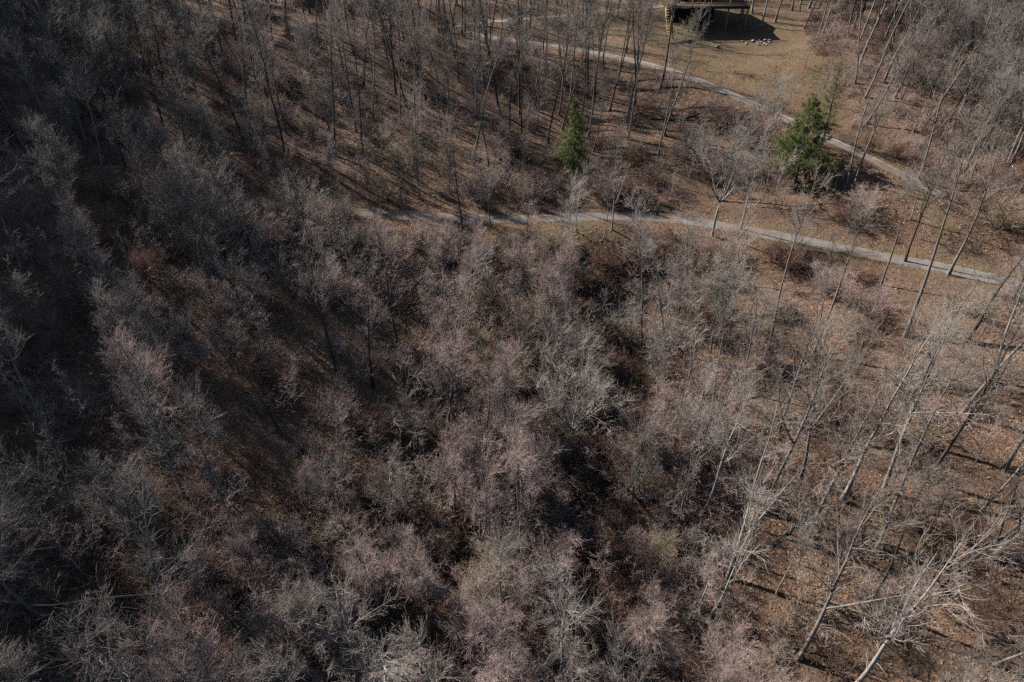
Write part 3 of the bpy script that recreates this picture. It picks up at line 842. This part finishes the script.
for a, b_, c, k in zip(wx, wy, zz, okl):
    if not k or cnt >= 80: continue
    if np.min((SP[:, 0] - a) ** 2 + (SP[:, 1] - b_) ** 2) < 4.0: continue
    qx, qy = project((a, b_, c + 1.5))
    if not (5 < qx < 1019 and 60 < qy < 675): continue
    cnt += 1; SP = np.vstack([SP, (a, b_)])
    shrub(['shrub_pink', 'shrub_dark', 'shrub_tan'][int(rng.choice(3, p=[.5, .3, .2]))], (a, b_, c), rng.uniform(2.2, 4.0))

# ------------------------------------------------------------------ evergreen pines
def pine(p, h, wid, seed, dense, label, bare=0.06):
    rg = np.random.default_rng(seed)
    root = empty('pine_tree', p); tag(root, label, 'tree', 'green pines')
    tk = Tubes()
    P, R = grow(rg, np.array([[0, 0, -0.5]]), np.array([[rg.normal(0, .03), rg.normal(0, .03), 1]]), np.array([h + 0.5]), 12, np.array([h * 0.014]), np.array([0.02]), 0.025, 0.03)
    tk.add(P, R, 7)
    PB, RB = [], []
    nb = int(h * 9)
    t = np.linspace(bare, 0.98, nb) + rg.normal(0, 0.008, nb); t = np.clip(t, 0.03, 0.985)
    az = np.arange(nb) * 2.4 + rg.normal(0, 0.4, nb)
    f = t * 11; i = np.minimum(f.astype(int), 10); f = (f - i)[:, None]
    pos = P[0, i] * (1 - f) + P[0, i + 1] * f
    L = wid * (np.clip((1.02 - t) / 0.75, 0.05, 1) ** 1.1) * rg.uniform(0.55, 1.15, nb) * (1 + 0.30 * np.sin(az * 1.0 + 1.3) * np.sin(t * 13))
    d = np.stack([np.cos(az), np.sin(az), 0.05 + 0.55 * t], 1)
    B, BR = grow(rg, pos, d, np.maximum(L, 0.3), 6, np.clip(0.012 + 0.012 * L, 0.01, 0.06), np.full(nb, 0.008), 0.10, 0.05)
    tk.add(B, BR, 4)
    S, SR = sprout(rg, B, BR, int(nb * 13), 0.15, 1.0, (30, 65), lambda a, l: 0.25 + 0.26 * l * (1.15 - a), 4, 0.6, 0.012, 0.007, 0.14, 0.07)
    tk.add(S, SR, 3)
    link('trunk', tk.mesh('pine_trunk', [M['dark_bark']]), root)
    # needle bundles along the outer twigs
    AP = np.concatenate([S[:, 1:].reshape(-1, 3), S[:, 2:].reshape(-1, 3), B[:, 4:].reshape(-1, 3)])
    AD = np.concatenate([(S[:, 1:] - S[:, :-1]).reshape(-1, 3), (S[:, 2:] - S[:, 1:-1]).reshape(-1, 3), (B[:, 4:] - B[:, 3:-1]).reshape(-1, 3)])
    n = int(dense * len(AP)); k = rg.integers(0, len(AP), n)
    c = AP[k] + rg.normal(0, 0.05, (n, 3)); dd = norm(norm(AD[k]) + rg.normal(0, 0.55, (n, 3)) + np.array([0, 0, 0.15]))
    side = norm(np.cross(dd, rg.normal(0, 1, (n, 3)))); ln = rg.uniform(0.13, 0.26, n)[:, None]
    V = np.stack([c - side * 0.017, c + side * 0.017, c + dd * ln + side * 0.014, c + dd * ln - side * 0.014], 1).reshape(-1, 3)
    link('crown', np_mesh('pine_crown', V, np.arange(4 * n).reshape(-1, 4), [M['needle']], smooth=False), root)
    return root
pine(PINES[0], 11.0, 4.8, 501, 7.0, 'bushy bright green pine standing below the upper driveway')
pine(PINES[1], 9.5, 2.3, 502, 0.32, 'thin dull green pine rising behind the bushy pine', 0.25)
pine(PINES[2], 9.8, 2.4, 503, 3.6, 'narrow dark green pine on the wooded slope above the lane')

# ------------------------------------------------------------------ small box / bar builder
class Boxes:
    def __init__(self): self.V = []; self.F = []
    def box(self, x0, x1, y0, y1, z0, z1):
        n = len(self.V)
        self.V += [(x0, y0, z0), (x1, y0, z0), (x1, y1, z0), (x0, y1, z0), (x0, y0, z1), (x1, y0, z1), (x1, y1, z1), (x0, y1, z1)]
        self.F += [(n + a, n + b, n + c, n + d) for a, b, c, d in ((0, 3, 2, 1), (4, 5, 6, 7), (0, 1, 5, 4), (1, 2, 6, 5), (2, 3, 7, 6), (3, 0, 4, 7))]
        return self
    def build(self, name, mat, parent=None):
        return link(name, np_mesh(name, np.array(self.V), np.array(self.F), [mat], smooth=False), parent)
M['siding'] = plain('brown_siding', (0.05, 0.032, 0.022), (0.10, 0.065, 0.045), 5)
M['timber'] = plain('deck_timber', (0.26, 0.18, 0.10), (0.46, 0.34, 0.20), 6)
M['deck'] = plain('deck_board', (0.04, 0.03, 0.024), (0.085, 0.062, 0.048), 8)
M['roof'] = plain('roof_shingle', (0.05, 0.05, 0.052), (0.11, 0.105, 0.10), 12)
M['white'] = plain('white_paint', (0.62, 0.62, 0.60), (0.80, 0.80, 0.78), 4)
M['stone'] = plain('pale_stone', (0.20, 0.195, 0.19), (0.44, 0.43, 0.42), 3, bm=0.4)
gm, gnt, gb = node_mat('window_glass'); gb.inputs['Base Color'].default_value = (0.02, 0.025, 0.03, 1); gb.inputs['Roughness'].default_value = 0.08; gb.inputs['Specular IOR Level'].default_value = 0.6
M['glass'] = gm

# the house on its deck: only the underside and the deck edge come into the picture
hz = float(ground(HOUSE[0], HOUSE[1]))
house = tag(empty('house', (HOUSE[0], HOUSE[1], hz)), 'dark brown timber house raised behind a deck on pale posts', 'house')
DZ = 4.0
Boxes().box(-6.5, 1.4, 4.0, 11.0, -0.8, 6.6).build('wall', M['siding'], house)
rf = Boxes(); 
V = [(-7.2, 3.2, 6.5), (2.0, 3.2, 6.5), (2.0, 11.8, 6.5), (-7.2, 11.8, 6.5), (-7.2, 7.5, 8.6), (2.0, 7.5, 8.6), (-7.2, 3.2, 6.7), (2.0, 3.2, 6.7), (2.0, 11.8, 6.7), (-7.2, 11.8, 6.7)]
link('roof', np_mesh('roof', np.array(V), np.array([(0, 3, 2, 1), (0, 1, 7, 6), (2, 3, 9, 8), (6, 7, 5, 4), (8, 9, 4, 5), (0, 6, 9, 3), (1, 2, 8, 7), (6, 4, 9, -1), (7, 8, 5, -1)]), [M['roof']], smooth=False), house)
dk = Boxes().box(-6.9, 6.0, -0.6, 3.98, DZ - 0.42, DZ - 0.06).build('deck', M['deck'], house)
bd = np_mesh('plank', np.array([(x, y, z) for z in (0, 0.05) for x, y in ((0, 0), (12.9, 0), (12.9, 0.21), (0, 0.21))]), np.array([(0, 3, 2, 1), (4, 5, 6, 7), (0, 1, 5, 4), (1, 2, 6, 5), (2, 3, 7, 6), (3, 0, 4, 7)]), [M['deck']], smooth=False)
for k in range(20): link('plank', bd, dk, (-6.9, -0.6 + 0.228 * k, DZ - 0.055))
for x in (-6.7, -3.6, -0.5, 2.6, 5.8):
    Boxes().box(x - 0.11, x + 0.11, -0.45, -0.23, -1.2, DZ - 0.42).build('post', M['timber'], house)
    Boxes().box(x - 0.05, x + 0.05, -0.55, -0.45, DZ, DZ + 1.0).build('railing_post', M['timber'], house)
Boxes().box(-6.9, 6.0, -0.57, -0.47, DZ + 1.0, DZ + 1.08).build('rail', M['timber'], house)
Boxes().box(-6.9, 6.0, -0.55, -0.49, DZ + 0.5, DZ + 0.55).build('rail', M['timber'], house)
for x in (-5.2, -2.6):
    w = Boxes().box(x - 0.8, x + 0.8, 3.93, 3.99, DZ + 1.0, DZ + 2.2).build('window', M['white'], house)
    Boxes().box(x - 0.7, x + 0.7, 3.90, 3.925, DZ + 1.1, DZ + 2.1).build('pane', M['glass'], w)
dr = Boxes().box(-0.8, 0.2, 3.92, 3.99, DZ + 0.05, DZ + 2.2).build('door', M['white'], house)
Boxes().box(0.02, 0.10, 3.86, 3.915, DZ + 1.05, DZ + 1.13).build('handle', M['roof'], dr)
for k, x in enumerate((-6.9, 6.0)):
    Boxes().box(x - 0.1, x + 0.1, 3.6, 3.8, -1.0, DZ - 0.43).build('post', M['timber'], house)
Boxes().box(-6.2, -5.7, -0.66, -0.60, DZ + 0.55, DZ + 1.2).build('panel', M['white'], house)

stair = link('staircase', None, house)
for x in (-8.0, -7.0):
    V = np.array([(x + dx, y, z) for dx in (0, 0.08) for y, z in ((-4.9, -0.35), (-4.9, -0.05), (-0.3, DZ), (-0.3, DZ - 0.4))])
    link('stringer', np_mesh('stringer', V, np.array([(0, 1, 2, 3), (7, 6, 5, 4), (0, 4, 5, 1), (1, 5, 6, 2), (2, 6, 7, 3), (3, 7, 4, 0)]), [M['timber']], smooth=False), stair)
for k in range(12):
    f = (k + 0.5) / 12
    y = -4.9 + 4.6 * f; z = DZ * f - 0.05
    Boxes().box(-7.91, -7.01, y - 0.14, y + 0.14, z + 0.06, z + 0.11).build('tread', M['timber'], stair)
for x in (-8.0, -7.0):
    for f in (0.02, 0.5, 0.98): Boxes().box(x, x + 0.07, -4.9 + 4.6 * f - 0.04, -4.9 + 4.6 * f + 0.04, DZ * f, DZ * f + 1.0).build('newel', M['timber'], stair)
# pale timber frame on the lawn, left of the deck
fp = hit(680, 43)
fr = tag(empty('garden_frame', fp, 0.15), 'small pale timber frame on the lawn beside the house deck', 'frame')
for x in (-0.75, 0.75): Boxes().box(x - 0.07, x + 0.07, -0.07, 0.07, -0.3, 2.1).build('post', M['timber'], fr)
Boxes().box(-0.95, 0.95, -0.06, 0.06, 2.1, 2.22).build('crossbar', M['timber'], fr)
for x in (-0.75, 0.75): Boxes().box(x - 0.05, x + 0.05, 0.075, 1.4, 0.9, 1.0).build('brace', M['timber'], fr)

# dark post beside the lane
pp_ = hit(657, 216)
mp_ = tag(empty('marker_post', pp_), 'short dark post at the edge of the shaded lane', 'post')
Boxes().box(-0.09, 0.09, -0.09, 0.09, -0.3, 1.15).build('shaft', M['siding'], mp_)
Boxes().box(-0.11, 0.11, -0.11, 0.11, 1.152, 1.22).build('cap', M['siding'], mp_)

def rock_mesh(seed):
    rg = np.random.default_rng(seed)
    V = []; Fq = []
    rings, seg = 4, 7
    for r in range(1, rings):
        th = math.pi * r / rings
        for s in range(seg):
            a = 2 * math.pi * s / seg + 0.3 * r
            k = rg.uniform(0.75, 1.15)
            V.append((math.sin(th) * math.cos(a) * k, math.sin(th) * math.sin(a) * k, math.cos(th) * 0.7 * k))
    V += [(0, 0, 0.62), (0, 0, -0.6)]
    for r in range(rings - 2):
        for s in range(seg): Fq.append((r * seg + s, (r + 1) * seg + s, (r + 1) * seg + (s + 1) % seg, r * seg + (s + 1) % seg))
    nt_ = (rings - 1) * seg
    for s in range(seg):
        Fq.append((nt_, s, (s + 1) % seg, -1)); Fq.append((nt_ + 1, (rings - 2) * seg + (s + 1) % seg, (rings - 2) * seg + s, -1))
    return np_mesh('rock', np.array(V), np.array(Fq), [M['stone']], smooth=False)
ROCKS = [rock_mesh(600 + k) for k in range(5)]
rocks = []
for k in range(26):
    bx = 738 + 38 * rng.beta(2.2, 1.3); by = 38 + 8 * rng.beta(2, 2)
    p = hit(bx, by)
    o = link('rock', ROCKS[k % 5], None, p + np.array([0, 0, 0.1])); s = rng.uniform(0.10, 0.27); o.scale = (s * 1.2, s, s * 0.8); o.rotation_euler = (0, 0, rng.uniform(0, 6))
    rocks.append((bx, o))
ORD = ['first', 'second', 'third', 'fourth', 'fifth', 'sixth', 'seventh', 'eighth', 'ninth', 'tenth', 'eleventh', 'twelfth', 'thirteenth', 'fourteenth', 'fifteenth', 'sixteenth',
       'seventeenth', 'eighteenth', 'nineteenth', 'twentieth', 'twenty-first', 'twenty-second', 'twenty-third', 'twenty-fourth', 'twenty-fifth', 'twenty-sixth', 'twenty-seventh', 'twenty-eighth', 'twenty-ninth', 'thirtieth']
for k, (bx, o) in enumerate(sorted(rocks, key=lambda q: q[0])):
    tag(o, '%s pale stone in the rock pile below the deck, %s from left' % ('larger' if o.scale[1] > 0.19 else 'small', ORD[k]), 'stone', 'stones in the pile below the deck')
o = link('boulder', ROCKS[2], None, hit(717, 48) + np.array([0, 0, 0.2])); o.scale = (0.42, 0.34, 0.38)
tag(o, 'single white boulder on the lawn below the house', 'boulder')

# fallen trunks
LOGS = [(705, 462, 735, 438, 0.13, 'dark'), (768, 548, 806, 520, 0.14, 'dark'), (640, 520, 668, 545, 0.12, 'dark'), (905, 395, 968, 372, 0.13, 'grey'), (820, 600, 880, 622, 0.12, 'grey'),
        (955, 622, 1015, 645, 0.13, 'dark'), (860, 545, 912, 565, 0.12, 'dark'), (470, 262, 515, 252, 0.12, 'grey'), (650, 120, 705, 112, 0.14, 'dark'), (610, 150, 668, 156, 0.14, 'dark'),
        (132, 545, 144, 577, 0.16, 'pale'), (275, 430, 330, 470, 0.15, 'dark'), (800, 360, 850, 352, 0.11, 'grey'), (740, 400, 775, 395, 0.10, 'grey'), (885, 470, 950, 482, 0.12, 'dark')]
WHERE = ['where the thicket meets the leafy slope', 'among slim trees on the leafy slope', 'in the dark lower hollow', 'high on the leafy slope near the lane', 'low on the open leafy slope', 'near the lower corner of the leafy slope',
         'in tree shadow on the leafy slope', 'on the bank just under the lane', 'between driveway and wooded slope', 'on the slope beside the narrow pine', 'in the dark shaded woods', 'on the sunlit patch of the shaded hillside',
         'below the right part of the lane', 'in brush at the top of the leafy slope', 'across the middle of the leafy slope']
for (x0, y0, x1, y1, r, c), wh in zip(LOGS, WHERE):
    a = hit(x0, y0); b_ = hit(x1, y1)
    if c == 'pale': b_ = a + np.array([0.5, 0.4, 3.2])
    rg = np.random.default_rng(int(x0))
    n = 7
    t = np.linspace(0, 1, n)[:, None]
    Pm = a * (1 - t) + b_ * t
    if c != 'pale': Pm[:, 2] = ground(Pm[:, 0], Pm[:, 1]) + r * 0.8
    Pm[1:-1, :2] += rg.normal(0, 0.07, (n - 2, 2))
    tb = Tubes(); tb.add((Pm - a)[None], np.linspace(r, r * 0.5, n)[None], 7)
    root = tag(empty('fallen_log', a), {'dark': 'dark fallen trunk ', 'grey': 'grey fallen trunk ', 'pale': 'pale broken snag leaning '}[c] + wh, 'log', 'fallen trunks')
    mt = {'dark': M['dark_bark'], 'grey': M['log'], 'pale': M['pale_bark']}[c]
    link('stem', tb.mesh('log_stem', [mt]), root)
    bp, brr = sprout(rg, (Pm - a)[None], np.linspace(r, r * 0.5, n)[None], 7, 0.35, 0.95, (35, 75), lambda t, l: 0.5 + 0.7 * rg.random(len(t)), 4, 0.4, 0.04, 0.012, 0.15, 0.05)
    for k in range(len(bp)):
        br = Tubes(); br.add(bp[k:k + 1], brr[k:k + 1], 4); link('branch', br.mesh('log_branch', [mt]), root)

# ------------------------------------------------------------------ labels for the trees, saplings and shrubs
WORDS = {'tall_grey': 'tall grey', 'tall_pale': 'tall pale-barked', 'tall_dark': 'tall dark-trunked', 'clear_grey': 'straight grey', 'clear_dark': 'straight dark-trunked', 'vase_pink': 'twiggy pinkish', 'vase_grey': 'twiggy grey',
         'vase_tan': 'twiggy tan', 'spread_pale': 'broad pale', 'spread_grey': 'broad grey', 'slim': 'slender grey', 'slim_pale': 'slender pale', 'shrub_pink': 'pinkish', 'shrub_dark': 'dark brown', 'shrub_tan': 'tan'}
def zone_of(q):
    bx, by = q['base']; ly, dy = lane_y(bx), drive_y(bx)
    if by < dy and bx > 330:
        if bx > 790: return 'in the grey woods beyond the lawn'
        return 'near the house beyond the driveway'
    if by < ly:
        if bx > 690: return 'on the bank between lane and driveway'
        if bx > 330: return 'on the wooded slope above the lane'
        return 'on the dark upper hillside'
    if bx > 720: return 'on the open leafy slope'
    if bx > 215: return 'in the thicket below the lane'
    return 'on the shaded hillside'
groups = {}
for q in PLANTS:
    kind = 'shrub' if q['look'].startswith('shrub') else 'sapling' if q['o'].name.startswith('sapling') or q['look'].startswith('slim') else 'thicket' if q['look'].startswith('vase') else 'tree'
    q['kind'] = kind
    groups.setdefault((kind, zone_of(q)), []).append(q)
for (kind, zn), qs in groups.items():
    qs.sort(key=lambda q: -q['px'][1])
    nrow = max(1, math.ceil(len(qs) / 9))
    for r in range(nrow):
        row = sorted(qs[r * len(qs) // nrow:(r + 1) * len(qs) // nrow], key=lambda q: q['px'][0])
        for k, q in enumerate(row):
            noun = {'tree': 'bare tree', 'thicket': 'many-stemmed tree', 'sapling': 'bare sapling', 'shrub': 'leafless shrub'}[kind]
            place = ('%s row, ' % ORD[r] if nrow > 1 else '') + '%s from left' % ORD[k]
            tag(q['o'], '%s %s %s, %s' % (WORDS[q['look']], noun, zn, place), 'tree' if kind == 'thicket' else kind, noun + 's ' + zn)
            if kind == 'sapling' and not q['o'].name.startswith('sapling'): q['o'].name = 'sapling'
print('COUNT', {k: sum(q['kind'] == k for q in PLANTS) for k in ('tree', 'thicket', 'sapling', 'shrub')}, len(REST))
